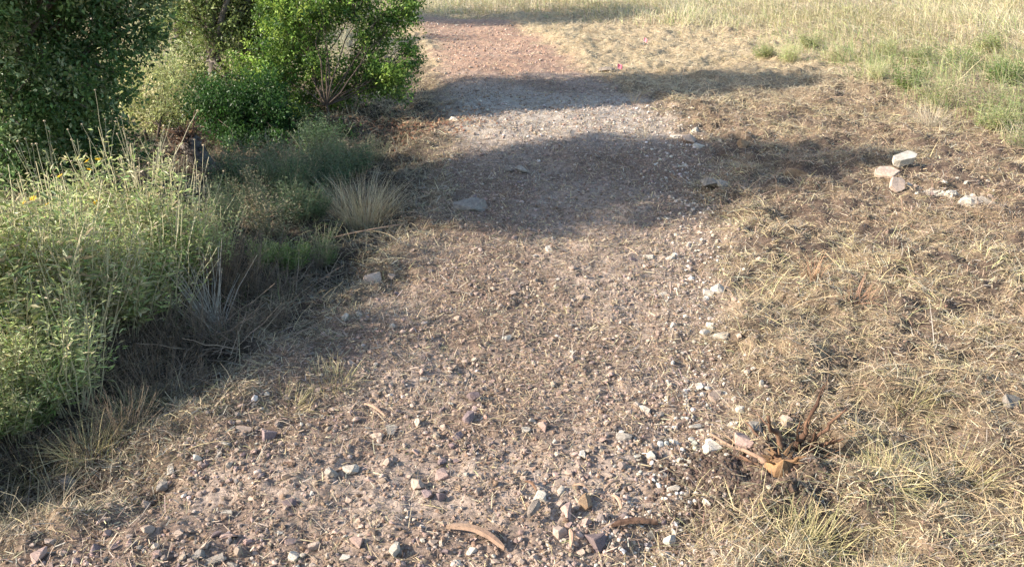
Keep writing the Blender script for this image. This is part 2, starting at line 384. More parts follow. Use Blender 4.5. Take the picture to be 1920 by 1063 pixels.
ggc = palette(n, [(.22, .29, .10), (.31, .36, .15), (.43, .42, .21)], [2, 2, 1.4], .15)
gx, gy_ = flat(1780, 170); gmask = np.exp(-(((x - gx) / 2.8) ** 2 + ((yv - gy_) / 3.6) ** 2))
gx2, gy2 = flat(1500, 100); gmask = np.maximum(gmask, .8 * np.exp(-(((x - gx2) / 1.6) ** 2 + ((yv - gy2) / 2.0) ** 2)))
gx3, gy3 = flat(1910, 250); gmask = np.maximum(gmask, .8 * np.exp(-(((x - gx3) / .7) ** 2 + ((yv - gy3) / 1.2) ** 2)))
tog = rng.random(n) < np.clip(gmask * 1.7 * sm(.35, .62, fbm(x, yv, 1.5, 117)) + .14 * g, 0, .85)
col[tog] = ggc[tog]
az = 2.6 + (fbm(x, yv, .35, 109, 2) - .5) * 5 + rng.normal(0, .9, n)
e0 = rng.normal(1.15, .3, n); e1 = e0 - rng.uniform(.3, 2.0, n)
o = link('standing_grass', npmesh('standing_grass', *blades(pts(x, yv), az, e0, e1, hgt, rng.uniform(.003, .006, n) * (1 + .06 * yv), col, 3, .5, bend=.6), M_straw)); tag(o, kind='stuff')

# ------------------------------------------------------------ ragged low grass on the left verge
x, yv = area(90000, 2.3, 14, 1.3)
l, r = edges(yv); keep = (x < l - .05) & (rng.random(len(x)) < (.25 + .6 * sm(.42, .62, fbm(x, yv, 1.8, 111))) * sm(0, .7, l - x))
x, yv = x[keep], yv[keep]; n = len(x)
grn = sm(.45, .6, fbm(x, yv, 1.1, 113)) * sm(.5, 1.3, l[keep] - x)
col = palette(n, [(.34, .29, .18), (.24, .2, .13), (.42, .36, .22), (.18, .15, .1)], [3, 3, 1.4, 2], .15)
tg = rng.random(n) < .65 * grn
col[tg] = palette(tg.sum(), [(.16, .2, .07), (.24, .28, .11), (.11, .15, .05)], [2, 1.4, 1.4], .15)
az = rng.uniform(0, 6.283, n)
e0 = rng.normal(.75, .4, n); e1 = e0 - rng.uniform(.4, 1.5, n)
o = link('verge_grass', npmesh('verge_grass', *blades(pts(x, yv), az, e0, e1, rng.uniform(.06, .26, n), rng.uniform(.002, .0042, n) * (1 + .09 * yv), col, 3, .35, bend=.4), M_straw)); tag(o, kind='stuff')

# ------------------------------------------------------------ tubes, stones
def tube_arr(pathpts, radii, sides=6):
    Pp = np.array([tuple(p) for p in pathpts], float); n = len(Pp)
    T = np.gradient(Pp, axis=0); T /= np.linalg.norm(T, axis=1, keepdims=True) + 1e-9
    ref = np.array([0, 0, 1.]) if abs(T[0, 2]) < .9 else np.array([1., 0, 0])
    V = []
    s = np.cross(T[0], ref); s /= np.linalg.norm(s)
    for k in range(n):
        s = s - T[k] * (s @ T[k]); s /= np.linalg.norm(s) + 1e-9; b = np.cross(T[k], s)
        a = np.linspace(0, 2 * math.pi, sides, endpoint=False)
        V.append(Pp[k] + radii[k] * (np.cos(a)[:, None] * s + np.sin(a)[:, None] * b))
    V.append(Pp[0:1]); V.append(Pp[-1:]); V = np.concatenate(V)
    F = []
    for k in range(n - 1):
        for j in range(sides):
            a0 = k * sides + j; a1 = k * sides + (j + 1) % sides
            F.append((a0, a1, a1 + sides)); F.append((a0, a1 + sides, a0 + sides))
    for j in range(sides):
        F.append((n * sides, (j + 1) % sides, j)); F.append((n * sides + 1, (n - 1) * sides + j, (n - 1) * sides + (j + 1) % sides))
    return V, np.array(F), np.full((len(V), 3), .3)
def wobble(a, b, n, amp, rr=None):
    a = np.array(a, float); b = np.array(b, float); t = np.linspace(0, 1, n)[:, None]
    p = a + (b - a) * t; L = np.linalg.norm(b - a); w = rng.normal(0, amp * L, (n, 3)) * np.sin(t * math.pi) 
    w = np.cumsum(w, 0) / math.sqrt(n); w -= w[-1] * t
    return p + w
def tubes(name, items, mat, sides=6, parent=None, smooth=True, loc=None):
    return link(name, npmesh(name, *join([tube_arr(p, r, sides) for p, r in items]), mat, smooth), parent, loc)
def rockmesh(name, seed, mat, sx=1, sy=1, sz=.7, npt=13, rough=.02):
    rs = np.random.default_rng(seed); bm = bmesh.new()
    p = rs.normal(size=(npt, 3)); p /= np.abs(p).max(axis=1, keepdims=True) ** .7 * np.linalg.norm(p, axis=1, keepdims=True) ** .3
    p *= rs.uniform(.75, 1.05, (npt, 1))
    for q in p: bm.verts.new((q[0] * sx * .5, q[1] * sy * .5, q[2] * sz * .5))
    res = bmesh.ops.convex_hull(bm, input=bm.verts)
    bmesh.ops.delete(bm, geom=[v for v in bm.verts if not v.link_faces], context='VERTS')
    bmesh.ops.dissolve_limit(bm, angle_limit=R(14), verts=bm.verts, edges=bm.edges)
    bmesh.ops.bevel(bm, geom=list(bm.edges), offset=.022, segments=1, affect='EDGES', clamp_overlap=True)
    bmesh.ops.triangulate(bm, faces=bm.faces)
    bmesh.ops.subdivide_edges(bm, edges=[e for e in bm.edges if e.calc_length() > .2], cuts=1, use_grid_fill=True)
    for v in bm.verts: v.co += Vector(rs.normal(0, rough * .5, 3))
    bmesh.ops.triangulate(bm, faces=bm.faces)
    me = bpy.data.meshes.new(name); bm.to_mesh(me); bm.free(); me.materials.append(mat); return me
RM = {}
def rock(px, py, wpx, kind, label, flatn=.65, rz=None, tilt=.25, asp=.8, seed=None, name='stone', sink=.28, group=None, cat='stone', lift=0, size=None):
    if seed is None: seed = random.randrange(8)
    key = (kind, seed, round(flatn, 1), round(asp, 1))
    if key not in RM: RM[key] = rockmesh(name, seed + 100 * int(flatn * 10), STONE[kind], 1, asp, flatn)
    p = at(px, py); depth = p.y * math.cos(R(PITCH)) + (CAM_H - p.z) * math.sin(R(PITCH))
    s = size or wpx / FPX * depth
    o = link(name, RM[key], None, (p.x, p.y, p.z + s * flatn * (.5 - sink) + lift))
    o.scale = (s, s, s); o.rotation_euler = (random.uniform(-tilt, tilt), random.uniform(-tilt, tilt), random.uniform(0, 6.28) if rz is None else rz)
    tag(o, label, cat, group); return o

hero = [
 (890,748,30,'mauve','upper of two dark mauve stones in the middle of the track'),
 (880,788,30,'mauve','lower of two dark mauve stones in the middle of the track'),
 (785,799,24,'tan','small squarish tan stone left of the two dark mauve stones'),
 (707,821,30,'tan','pale tan stone leaning against a round grey one on the track'),
 (731,808,30,'grey','round grey stone with a pale tan stone leaning on its left'),
 (621,888,26,'grey','grey stone standing on edge left of a flat whitish stone'),
 (657,883,32,'white','flat whitish grey stone casting a long shadow, lower left of the track'),
 (783,914,30,'tan','wedge shaped tan stone among a ring of mauve chips'),
 (830,893,30,'pink','hollow sided pinkish stone above the wedge shaped tan stone'),
 (802,930,24,'mauve','small mauve stone touching the wedge shaped tan stone'),
 (825,935,24,'mauve','mauve stone lying flat at the lower right of the ring of chips'),
 (985,808,18,'white','small white stone right of the dark mauve pair'),
 (1040,829,14,'white','tiny white pointed stone in the middle of the track'),
 (1092,854,20,'white','bright white oblong stone right of the middle of the track'),
 (1013,934,26,'white','bright white pyramid shaped stone above the dark bark piece'),
 (1064,964,36,'pink','large flat pinkish stone at the bottom right of the track'),
 (1098,944,38,'brown','flat brown stone touching the large flat pinkish stone'),
 (1113,1020,50,'mauve','large dark rough stone at the bottom edge, below the brown stick'),
 (1048,999,26,'tan','tan block shaped stone left of the large dark rough stone'),
 (739,1036,36,'white','biggest grey white stone at the bottom of the track, with a long dark shadow'),
 (885,1038,22,'white','round white stone under the curved strip of wood'),
 (668,1020,28,'pink','pinkish oblong stone left of the biggest grey white stone'),
 (855,1056,20,'white','white stone at the very bottom edge left of the curved wood'),
 (897,923,20,'tan','pale upright stone in the middle of the lower track'),
 (1051,921,18,'white','white stone to the right of the white pyramid shaped stone'),
 (1170,824,30,'grey','dark grey stone with a lit tan neighbour on the right of the track'),
 (1208,772,22,'white','thin white splinter of stone standing on end'),
 (1221,857,22,'white','white stone lying alone left of the stump'),
 (1342,748,34,'tan','flat tan slab leaning in the row of white stones above the stump'),
 (1427,722,20,'white','white stone at the edge of the dry grass above the stump'),
 (1312,726,22,'white','white stone at the top of the row above the stump'),
 (1334,843,36,'white','pale block at the tip of the left stump root'),
 (1303,803,26,'white','white stone beside a dark hollow upper left of the stump'),
 (1387,771,20,'white','small upright white stone between tan slab and grass'),
 (1391,829,40,'pink','rounded pinkish brown stone just above the left stump root'),
 (1472,789,34,'tan','tan stone half buried in grass behind the stump'),
 (1416,807,34,'grey','grey stone in the soil left of the stump'),
 (1375,799,20,'white','little white stone above the pinkish brown stone'),
 (1265,1000,18,'white','white chip at the bottom right corner of the track'),
 (1254,1016,28,'white','cracked white stone at the bottom right corner of the track'),
 (1218,962,18,'white','small white stone above the cracked white one'),
 (502,824,38,'mauve','grey mauve wedge shaped stone with a sharp shadow, left side of the track'),
 (457,806,26,'tan','tan stone upper left of the grey mauve wedge'),
 (322,882,26,'white','chalky white stone in the dry grass on the left edge'),
 (307,924,26,'grey','grey stone in the bluish shade below the chalky white stone'),
 (277,994,24,'tan','tan stone at lower left beside tangled dry grass'),
 (431,1003,36,'pink','flat pinkish stone leaning on a dark one at lower left'),
 (410,1004,26,'mauve','dark stone under the flat pinkish stone at lower left'),
 (337,1001,20,'tan','upright tan stone left of the dark and pinkish pair'),
 (425,961,22,'white','whitish stone above the flat pinkish stone'),
 (371,1044,32,'grey','grey stone at the bottom edge, left of its twin'),
 (403,1051,34,'grey','second grey stone at the bottom edge, right of its twin'),
 (480,1037,22,'tan','tan stone near the bottom edge right of the grey pair'),
 (545,1019,24,'pink','pinkish upright stone near the bottom edge'),
 (588,1027,26,'tan','tan leaning stone near the bottom edge left of the pinkish oblong'),
 (551,1044,24,'white','whitish stone at the bottom edge below the pinkish upright one'),
 (130,908,32,'grey','rounded grey stone in matted grass at far lower left'),
 (422,834,18,'white','small white stone left of the grey mauve wedge'),
 (370,861,18,'white','small white round stone on the left edge of the track'),
 (70,1050,36,'pink','brownish stone in the lower left corner of the picture'),
 (520,795,18,'tan','tan pebble above the grey mauve wedge'),
 (851,228,26,'white','bright white rock on the far left edge of the track between two shadows'),
 (697,530,40,'tan','pale flat rock beside a dark hole on the left edge of the track'),
 (735,526,20,'tan','small rounded stone right of the dark hole'),
 (885,392,66,'grey','broad pale rock showing through the shaded track, left side'),
 (950,318,30,'grey','left stone of a shaded pale pair in the far track'),
 (978,324,30,'grey','right stone of a shaded pale pair in the far track'),
 (1268,257,26,'white','upper left white rock of the far rubble at the track edge'),
 (1290,267,36,'tan','largest tan rock of the far rubble at the track edge'),
 (1308,276,24,'white','lower right white rock of the far rubble at the track edge'),
 (1330,340,36,'grey','shaded grey rock on the right edge of the track'),
 (1352,350,24,'grey','small shaded rock right of a bigger grey one'),
 (1348,546,28,'white','right white stone of a pair on the right edge of the track'),
 (1326,551,24,'white','left white stone of a pair on the right edge of the track'),
 (1243,552,18,'white','white stone left of the white pair'),
 (1350,631,34,'white','long white stone below the white pair'),
 (1322,628,24,'white','upright white stone left of the long white one'),
 (1330,612,16,'white','white chip on top of the upright white stone'),
 (1262,612,20,'white','white stone left of the long and upright ones'),
 (1215,484,22,'white','white stone right of centre, above the middle of the track'),
 (1257,486,18,'white','white stone just below a dark hollow in the track'),
 (1290,520,16,'tan','tan stone on the right side of the track above the white pair'),
 (1895,757,36,'grey','grey stone half hidden in dry grass at the right edge'),
 (650,597,20,'white','white stone in the shade on the left edge of the track'),
 (672,590,14,'white','small white chip beside another in the shade on the left edge'),
 (962,552,18,'tan','lone pale stone in the middle of the track'),
 (1030,468,18,'white','whitish stone in the upper sunlit track'),
 (1090,560,18,'tan','tan stone right of the lone pale stone'),
 (858,600,18,'tan','tan stone in the upper left of the sunlit track'),
 (950,637,18,'white','white stone with a dark side in the middle of the track'),
 (793,697,20,'pink','pinkish tan stone in the sunlit track above the dark mauve pair'),
 (1145,705,20,'pink','pinkish stone right of centre in the sunlit track'),
 (500,740,14,'white','small pale stone in the straw at the left edge of the sunlit track'),
]
for k, (px, py, w, kd, lb) in enumerate(hero):
    rock(px, py, w * 1.12, kd, lb, flatn=random.choice([.5, .6, .7, .8]), asp=random.choice([.6, .8, 1.0]), sink=.33)

# scattered medium stones of the track, still one object each
used = [flat(h[0], h[1]) for h in hero]
cnt = 0; tries = 0; seen = set()
refs = [(flat(h[0], h[1]), h[4]) for h in hero if len(h[4].split()) <= 11]
names = {'white': 'whitish', 'tan': 'tan', 'pink': 'pinkish', 'grey': 'grey', 'mauve': 'mauve brown'}
while cnt < 230 and tries < 4000:
    tries += 1
    px = random.uniform(60, 1420); py = 1062 - 640 * random.random() ** 1.7
    x0, y0 = flat(px, py)
    l0, r0 = edges(y0)
    if not (l0 - .05 < x0 < r0 + .15): continue
    if any((x0 - a) ** 2 + (y0 - b) ** 2 < .07 ** 2 for a, b in used): continue
    near_edge = x0 > r0 - .45
    kd = random.choices(['white', 'tan', 'pink', 'grey', 'mauve'], [5, 2, 1, 1, .5] if near_edge else [1, 4, 4, 1, 2.5])[0]
    sz = random.lognormvariate(math.log(.041), .32); sz = min(sz, .075)
    used.append((x0, y0)); cnt += 1
    zone = 'nearest part of the track' if py > 880 else ('middle of the sunlit track' if py > 640 else 'farther sunlit track')
    side = 'right edge' if near_edge else ('left half' if x0 < (l0 + r0) / 2 else 'right half')
    lb = None
    for (rx, ry), hl in sorted(refs, key=lambda q: (q[0][0] - x0) ** 2 + (q[0][1] - y0) ** 2):
        dx, dy = x0 - rx, y0 - ry
        wd_ = ('right of' if dx > 0 else 'left of') if abs(dx) > abs(dy) else ('behind' if dy > 0 else 'before')
        nm_ = names[kd].replace('mauve brown', 'mauve')
        lb = f'small {nm_} stone {wd_} the {hl}'
        if lb not in seen and len(lb.split()) <= 16: break
    seen.add(lb)
    rock(px, py, 0, kd, lb, flatn=random.choice([.5, .6, .8]), asp=random.choice([.6, .8, 1.0]), size=sz, tilt=.5, sink=.34,
         group=f'small {names[kd]} stones, {side}, {zone}')

# rock pile in the mown grass on the right
def slabmesh(name, seed, mat, sx, sy, sz):
    rs = np.random.default_rng(seed); bm = bmesh.new(); n = 6; sx *= .72; sy *= .74; sz *= .85
    ang = np.sort(np.linspace(0, 2 * math.pi, n, endpoint=False) + rs.uniform(-.5, .5, n)); rings = []
    for z, k in ((-.5, .92), (.5, 1.0)):
        rings.append([bm.verts.new((sx * .5 * k * math.cos(a) * rs.uniform(.95, 1.2), sy * .5 * k * math.sin(a) * rs.uniform(.95, 1.2), sz * (z + rs.uniform(-.13, .13)))) for a in ang])
    bmesh.ops.convex_hull(bm, input=bm.verts); bmesh.ops.dissolve_limit(bm, angle_limit=R(10), verts=bm.verts, edges=bm.edges)
    bmesh.ops.bevel(bm, geom=list(bm.edges), offset=.006, segments=1, affect='EDGES', clamp_overlap=True)
    bmesh.ops.triangulate(bm, faces=bm.faces)
    bmesh.ops.subdivide_edges(bm, edges=[e for e in bm.edges if e.calc_length() > .05], cuts=1, use_grid_fill=True)
    for v in bm.verts: v.co += Vector(rs.normal(0, .0022, 3))
    bmesh.ops.triangulate(bm, faces=bm.faces)
    me = bpy.data.meshes.new(name); bm.to_mesh(me); bm.free(); me.materials.append(mat); return me
def slab(px, py, dims, kind, label, rot, lift=.03, seed=3, name='rock_slab'):
    p = at(px, py); me = slabmesh(name, seed, STONE[kind], *dims) if name == 'rock_slab' else rockmesh(name, seed, STONE[kind], *[d * .85 for d in dims], npt=24, rough=.02)
    o = link(name, me, None, (p.x, p.y, p.z + lift * .75 - .012)); o.rotation_euler = rot
    tag(o, label, 'rock'); return o
slab(1692, 312, (.42, .25, .10), 'white', 'big pale slab propped up at the top of the rock pile in mown grass', (R(14), R(-8), R(28)), .11, 3)
slab(1662, 330, (.34, .28, .10), 'tan', 'flat pinkish grey slab lying left in the rock pile', (R(20), R(0), R(-20)), .04, 5)
slab(1680, 354, (.22, .24, .07), 'tan', 'triangular tan slab standing at the front of the rock pile', (R(48), R(6), R(10)), .07, 9)
slab(1747, 366, (.36, .20, .12), 'white', 'low white rock in the middle of the rubble right of the slabs', (0, .1, -.3), .02, 12, 'rubble_rock')
slab(1782, 368, (.16, .13, .10), 'white', 'small white rock between the two larger white rubble rocks', (0.1, .1, .5), .02, 14, 'rubble_rock')
slab(1812, 384, (.26, .20, .14), 'white', 'lumpy white rock at the lower end of the rubble', (0, -.1, .4), .03, 16, 'rubble_rock')
slab(1850, 386, (.34, .20, .13), 'grey', 'dark grey wedge of rock at the right end of the rubble', (0, .22, -.2), .03, 18, 'rubble_rock')
slab(1722, 356, (.09, .08, .08), 'grey', 'small grey stone in the dark gap beside the triangular slab', (.1, 0, .5), .01, 22, 'rubble_rock')
for k in range(40):
    px, py = random.uniform(1705, 1870), random.uniform(322, 366)
    rock(px, py + (px - 1700) * .12, 0, random.choice(['white', 'white', 'tan', 'pink']), 'small chip of pale rubble in the broken line of rocks on the right', size=random.uniform(.03, .085), group='chips of pale rubble in the rock pile', tilt=.6, name='rubble_chip')
rock(1391, 276, 38, 'brown', 'rounded brown boulder beside the track right of the far rubble', flatn=.8, asp=.8, sink=.4, name='boulder', cat='rock')
rock(1498, 320, 60, 'brown', 'long low brown boulder in mown grass at the tip of the near shadow', flatn=.5, asp=.6, sink=.5, name='boulder', cat='rock', rz=.1)
rock(1305, 568 - 320, 22, 'white', 'small white rock above the far rubble', name='stone')

# ------------------------------------------------------------ stump with roots
b0 = at(1480, 872)
st = empty('tree_stump', b0); tag(st, 'splintered orange cut stump with brown roots sticking up from disturbed soil', 'stump')
def rel(px, py, dz): 
    p = at(px, py); return np.array(p - b0) + np.array([0, 0, dz])
def upat(px, py, Y): return np.array(atY(px, py, Y) - b0)
def root(a, b, r0, r1, amp=.05, n=13, mat=None):
    p = wobble(a, b, n, amp * 1.5); rr = np.linspace(r0, r1, n) * .72 * (1 + rng.normal(0, .2, n))
    for q in range(2):
        k = int(rng.integers(4, n - 3)); e = p[k] + (p[-1] - p[k]) * rng.uniform(.4, .8) + rng.normal(0, .035, 3)
        tubes('rootlet', [(wobble(p[k], e, 6, .08), np.linspace(rr[k] * .5, .0015, 6))], mat or M_root, 5, st)
    tubes('root', [(p, rr)], mat or M_root, 7, st)
by = b0.y
root(rel(1483, 850, -.02), upat(1545, 722, by + .22), .030, .006, .07)
root(rel(1500, 850, -.02), upat(1588, 765, by + .20), .026, .005, .07)
root(rel(1510, 852, -.02), upat(1530, 805, by + .10), .020, .006, .06)
root(rel(1520, 848, -.02), upat(1582, 822, by + .12), .024, .008, .06)
root(rel(1470, 852, -.02), upat(1440, 780, by + .12), .022, .010, .10)
root(rel(1440, 870, .015), rel(1328, 830, .06), .020, .007, .05, 11, M_drywood)
root(rel(1430, 878, .0), rel(1385, 860, .03), .013, .006, .05)
root(rel(1500, 860, .0), rel(1590, 872, .05), .022, .006, .09)
root(rel(1470, 868, .0), rel(1395, 812, .07), .020, .005, .09)
root(rel(1490, 855, -.02), upat(1500, 790, by + .12), .017, .004, .08)
# the stump itself: chopped block with a splintered top
bm = bmesh.new(); ring = []
rs = np.random.default_rng(5)
levels = [(-.06, 1.15), (-.01, 1.05), (.03, .95), (.055, .8)]
for z, s in levels:
    vs = []
    for k in range(18):
        a = k / 18 * 2 * math.pi; rr = s * (1 + .16 * math.sin(3 * a + 1) + rs.normal(0, .05))
        vs.append(bm.verts.new((.078 * rr * math.cos(a), .06 * rr * math.sin(a), z * .6 + (rs.normal(0, .018) if z > .04 else rs.normal(0, .004)) + .02 * math.cos(a + 2))))
    ring.append(vs)
for i in range(len(ring) - 1):
    for k in range(18): bm.faces.new((ring[i][k], ring[i][(k + 1) % 18], ring[i + 1][(k + 1) % 18], ring[i + 1][k]))
c = bm.verts.new((0, 0, .05))
for k in range(18): bm.faces.new((ring[-1][k], ring[-1][(k + 1) % 18], c))
me = bpy.data.meshes.new('stump_wood'); bm.to_mesh(me); bm.free(); me.materials.append(M_cut)
o = link('stump_wood', me, st, tuple(rel(1464, 876, .0)))
bm = bmesh.new(); bmesh.ops.create_icosphere(bm, subdivisions=3, radius=1)
for v in bm.verts:
    v.co *= 1 + rs.normal(0, .07); v.co.x *= .085; v.co.y *= .07; v.co.z *= .075
me = bpy.data.meshes.new('root_crown'); bm.to_mesh(me); bm.free(); me.materials.append(M_root)
sh = []
for k in range(16):
    a = rng.uniform(0, 6.283); q = np.array(rel(1466, 872, .02)) + np.array([.055 * math.cos(a), .04 * math.sin(a), rng.uniform(-.01, .02)])
    sh.append((wobble(q, q + np.array([.05 * math.cos(a) + rng.normal(0, .015), .04 * math.sin(a), rng.uniform(.01, .06)]), 4, .05), np.array([.011, .009, .005, .001])))
tubes('splinters', sh, M_cut, 4, st, smooth=False)
link('root_crown', me, st, tuple(rel(1505, 858, .0)))
# disturbed dark soil, a heap of crumbs
xx = rng.normal(0, .2, 2400) + flat(1400, 905)[0]; yy = rng.normal(0, .13, 2400) + flat(1400, 905)[1]
P = pts(xx, yy)
o = link('loose_soil', npmesh('loose_soil', *pebbles(P, rng.uniform(.012, .045, 2400), palette(2400, [(.10, .07, .053), (.15, .11, .082)], [2, 1]), .35), M_ground)); tag(o, kind='stuff')

# ------------------------------------------------------------ wood pieces
def strip(px0, py0, px1, py1, w, th, sag, mat, label, name='wood_strip', n=14, lift=.02, cat='wood'):
    a = at(px0, py0); b = at(px1, py1); d = b - a; d.z = 0; L = d.length; d.normalize(); s = Vector((-d.y, d.x, 0))
    bm = bmesh.new(); rows = []
    for k in range(n):
        t = k / (n - 1); c = a + (b - a) * t + s * sag * math.sin(t * math.pi) + Vector((0, 0, lift + .015 * math.sin(t * math.pi)))
        ww = w * (math.sin(math.pi * min(1, max(.06, t * .95 + .03))) ** .45) * (1 + random.uniform(-.1, .1)) * .5
        q = []
        for (u_, v_) in ((-1, 0), (-.5, .8), (.5, 1), (1, .1), (.4, -.5), (-.4, -.5)):
            q.append(bm.verts.new(c + s * ww * u_ + Vector((0, 0, th * v_ * .5)) - a))
        rows.append(q)
    for i in range(n - 1):
        for k in range(6): bm.faces.new((rows[i][k], rows[i][(k + 1) % 6], rows[i + 1][(k + 1) % 6], rows[i + 1][k]))
    bm.faces.new(rows[0][::-1]); bm.faces.new(rows[-1])
    bmesh.ops.recalc_face_normals(bm, faces=bm.faces)
    me = bpy.data.meshes.new(name); bm.to_mesh(me); bm.free(); me.materials.append(mat)
    o = link(name, me, None, a); tag(o, label, cat); return o
strip(838, 995, 946, 1036, .045, .03, .035, M_drywood, 'curved strip of tan wood lying at the bottom of the track')
strip(1146, 992, 1232, 988, .035, .03, .006, M_root, 'short brown stick lying at the bottom right of the track', 'stick', cat='stick')
strip(1008, 950, 992, 978, .05, .035, .004, M_darkwood, 'dark curled piece of bark left of the large flat pinkish stone', 'bark_piece', cat='bark', lift=.03)
strip(683, 763, 722, 786, .018, .014, .004, M_drywood, 'short tan stick above the round grey stone on the track', 'stick', cat='stick')
strip(985, 909, 1006, 926, .018, .014, .004, M_root, 'little brown stick just above the white pyramid shaped stone', 'stick', cat='stick')
strip(1075, 916, 1105, 925, .014, .012, .004, M_drywood, 'little tan stick above the flat brown stone', 'stick', cat='stick')
strip(1132, 925, 1162, 908, .018, .014, .006, M_drywood, 'small bent stick right of the flat brown stone', 'stick', cat='stick')
strip(1148, 935, 1165, 960, .018, .014, .006, M_drywood, 'small tan splinter above the short brown stick', 'stick', cat='stick')
strip(1068, 1000, 1070, 1032, .022, .016, .006, M_drywood, 'tan splinter beside the large dark rough stone', 'stick', cat='stick')
strip(1122, 136, 1152, 139, .16, .09, .0, M_darkwood, 'dark log end lying left of the nearer pink flag', 'log', cat='log', lift=.03)
strip(760, 440, 620, 470, .02, .016, .02, M_drywood, 'long thin curved stem lying across the shaded left verge', 'stick', cat='stick', lift=.09)

# ------------------------------------------------------------ pin flags
def flag(px, py, h, label, rz):
    p = at(px, py); t = empty('pin_flag', p, rz); tag(t, label, 'marker flag', 'pink pin flags beside the track')
    tubes('wire', [([(0, 0, -.02), (.005, 0, h * .5), (.0, 0, h)], [.004] * 3)], M_wire, 5, t)
    bm = bmesh.new(); g = [[], []]
    for side in (0, 1):
        for j in range(4):
            for k in range(6):
                u_ = k / 5; v_ = j / 3
                g[side].append(bm.verts.new((u_ * .095, .02 * math.sin(u_ * 5 + v_) + side * .0012, h - .085 * v_ - .025 * u_ * u_)))
    for side in (0, 1):
        for j in range(3):
            for k in range(5):
                a = j * 6 + k; f = (g[side][a], g[side][a + 1], g[side][a + 7], g[side][a + 6]); bm.faces.new(f if side else f[::-1])
    me = bpy.data.meshes.new('flag'); bm.to_mesh(me); bm.free(); me.materials.append(M_flag); link('flag', me, t)
flag(1157, 136, .20, 'nearer pink pin flag standing right of the dark log end', .2)
flag(1206, 90, .22, 'farther pink pin flag standing in the pale dry grass', -.5)

# ------------------------------------------------------------ trees and shrubs
def grow(name, label, cat, base, lobes, leafcols, lw, leafL=.04, twigs=150, per=26, trunk_r=.06, stems=None, spread=.11, group=None, bark=M_bark, aspect=.55, droop=0.0, fork=.35, dark=None):
    """lobes: list of (centre Vector, radius) in world space"""
    t = empty(name, base); tag(t, label, cat, group); B = np.array(base)
    items = []; TP = []; TD = []
    fk = B + np.array([0, 0, fork])
    stems = stems or 1
    forks = []
    for s_ in range(stems):
        o_ = rng.normal(0, .10, 3) * (stems > 1); o_[2] = 0
        f_ = fk + o_ * 2.4 + rng.normal(0, .05, 3); f_[2] = fk[2] + rng.uniform(-.05, .1)
        p = wobble(B + o_ - np.array([0, 0, .08]), f_, 6, .06); items.append((p - B, np.linspace(trunk_r * 1.25, trunk_r * .9, 6))); forks.append(f_)
    for (c, rad) in lobes:
        c = np.array(c); f_ = min(forks, key=lambda q: np.hypot(*(q - c)[:2]) + random.uniform(0, .15))
        p = wobble(f_, c, 8, .07); r0 = trunk_r * random.uniform(.45, .75)
        items.append((p - B, np.linspace(r0, r0 * .3, 8)))
        nt_ = int(twigs * rad ** 2 / .36)
        d = rng.normal(size=(nt_, 3)); d /= np.linalg.norm(d, axis=1, keepdims=True)
        rr = rad * rng.uniform(.35, 1.08, nt_) ** .6
        # uneven outline: push some directions out
        rr *= .60 + .85 * vn(d[:, 0] * 2 + c[0], d[:, 1] * 2 + d[:, 2] * 3, 1.3, 7)
        e = c + d * rr[:, None] * np.array([1, 1, .85])
        nb = max(5, nt_ // 9)
        for k in range(nb):
            s0 = p[random.randrange(4, 8)]
            q = wobble(s0, e[k], 6, .08); items.append((q - B, np.linspace(r0 * .3, .004, 6)))
        TP.append(e); TD.append(d)
    E = np.concatenate(TP); D = np.concatenate(TD); nt_ = len(E)
    low = E[:, 2] > B[2] + .03; E = E[low]; D = D[low]; nt_ = len(E)
    ar = [tube_arr(p, r_, 6 if r_[0] > .02 else 4) for p, r_ in items]
    link('trunk', npmesh('trunk', *join(ar), bark, True), t)
    nt_ = len(E); n = nt_ * per; k = np.repeat(np.arange(nt_), per)
    ax = D + rng.normal(0, .7, D.shape); ax[:, 2] += .25 - droop; ax /= np.linalg.norm(ax, axis=1, keepdims=True)
    s_ = rng.uniform(-1, 1, n) * spread * 1.5
    P = E[k] + ax[k] * s_[:, None] + rng.normal(0, spread * .38, (n, 3))
    dd = rng.normal(size=(n, 3)) * .8 + ax[k] * .6; dd /= np.linalg.norm(dd, axis=1, keepdims=True)
    tint = palette(nt_, leafcols, lw, .18)[k] * (1 + rng.normal(0, .14, (n, 1)))
    L_ = leafL * rng.uniform(.6, 1.25, n)
    link('crown', npmesh('crown', *leaves(P - B, dd, L_, L_ * aspect, tint, up=.9), M_leaf), t)
    return t
DG = [(.06, .12, .035), (.10, .175, .055), (.18, .26, .09), (.33, .38, .20)]
BG = [(.10, .18, .035), (.15, .24, .045), (.30, .42, .08), (.06, .12, .03)]
PG = [(.17, .22, .09), (.23, .27, .12), (.28, .30, .16), (.12, .17, .06)]

def A(px, py, Y, r_): return (atY(px, py, Y), r_)
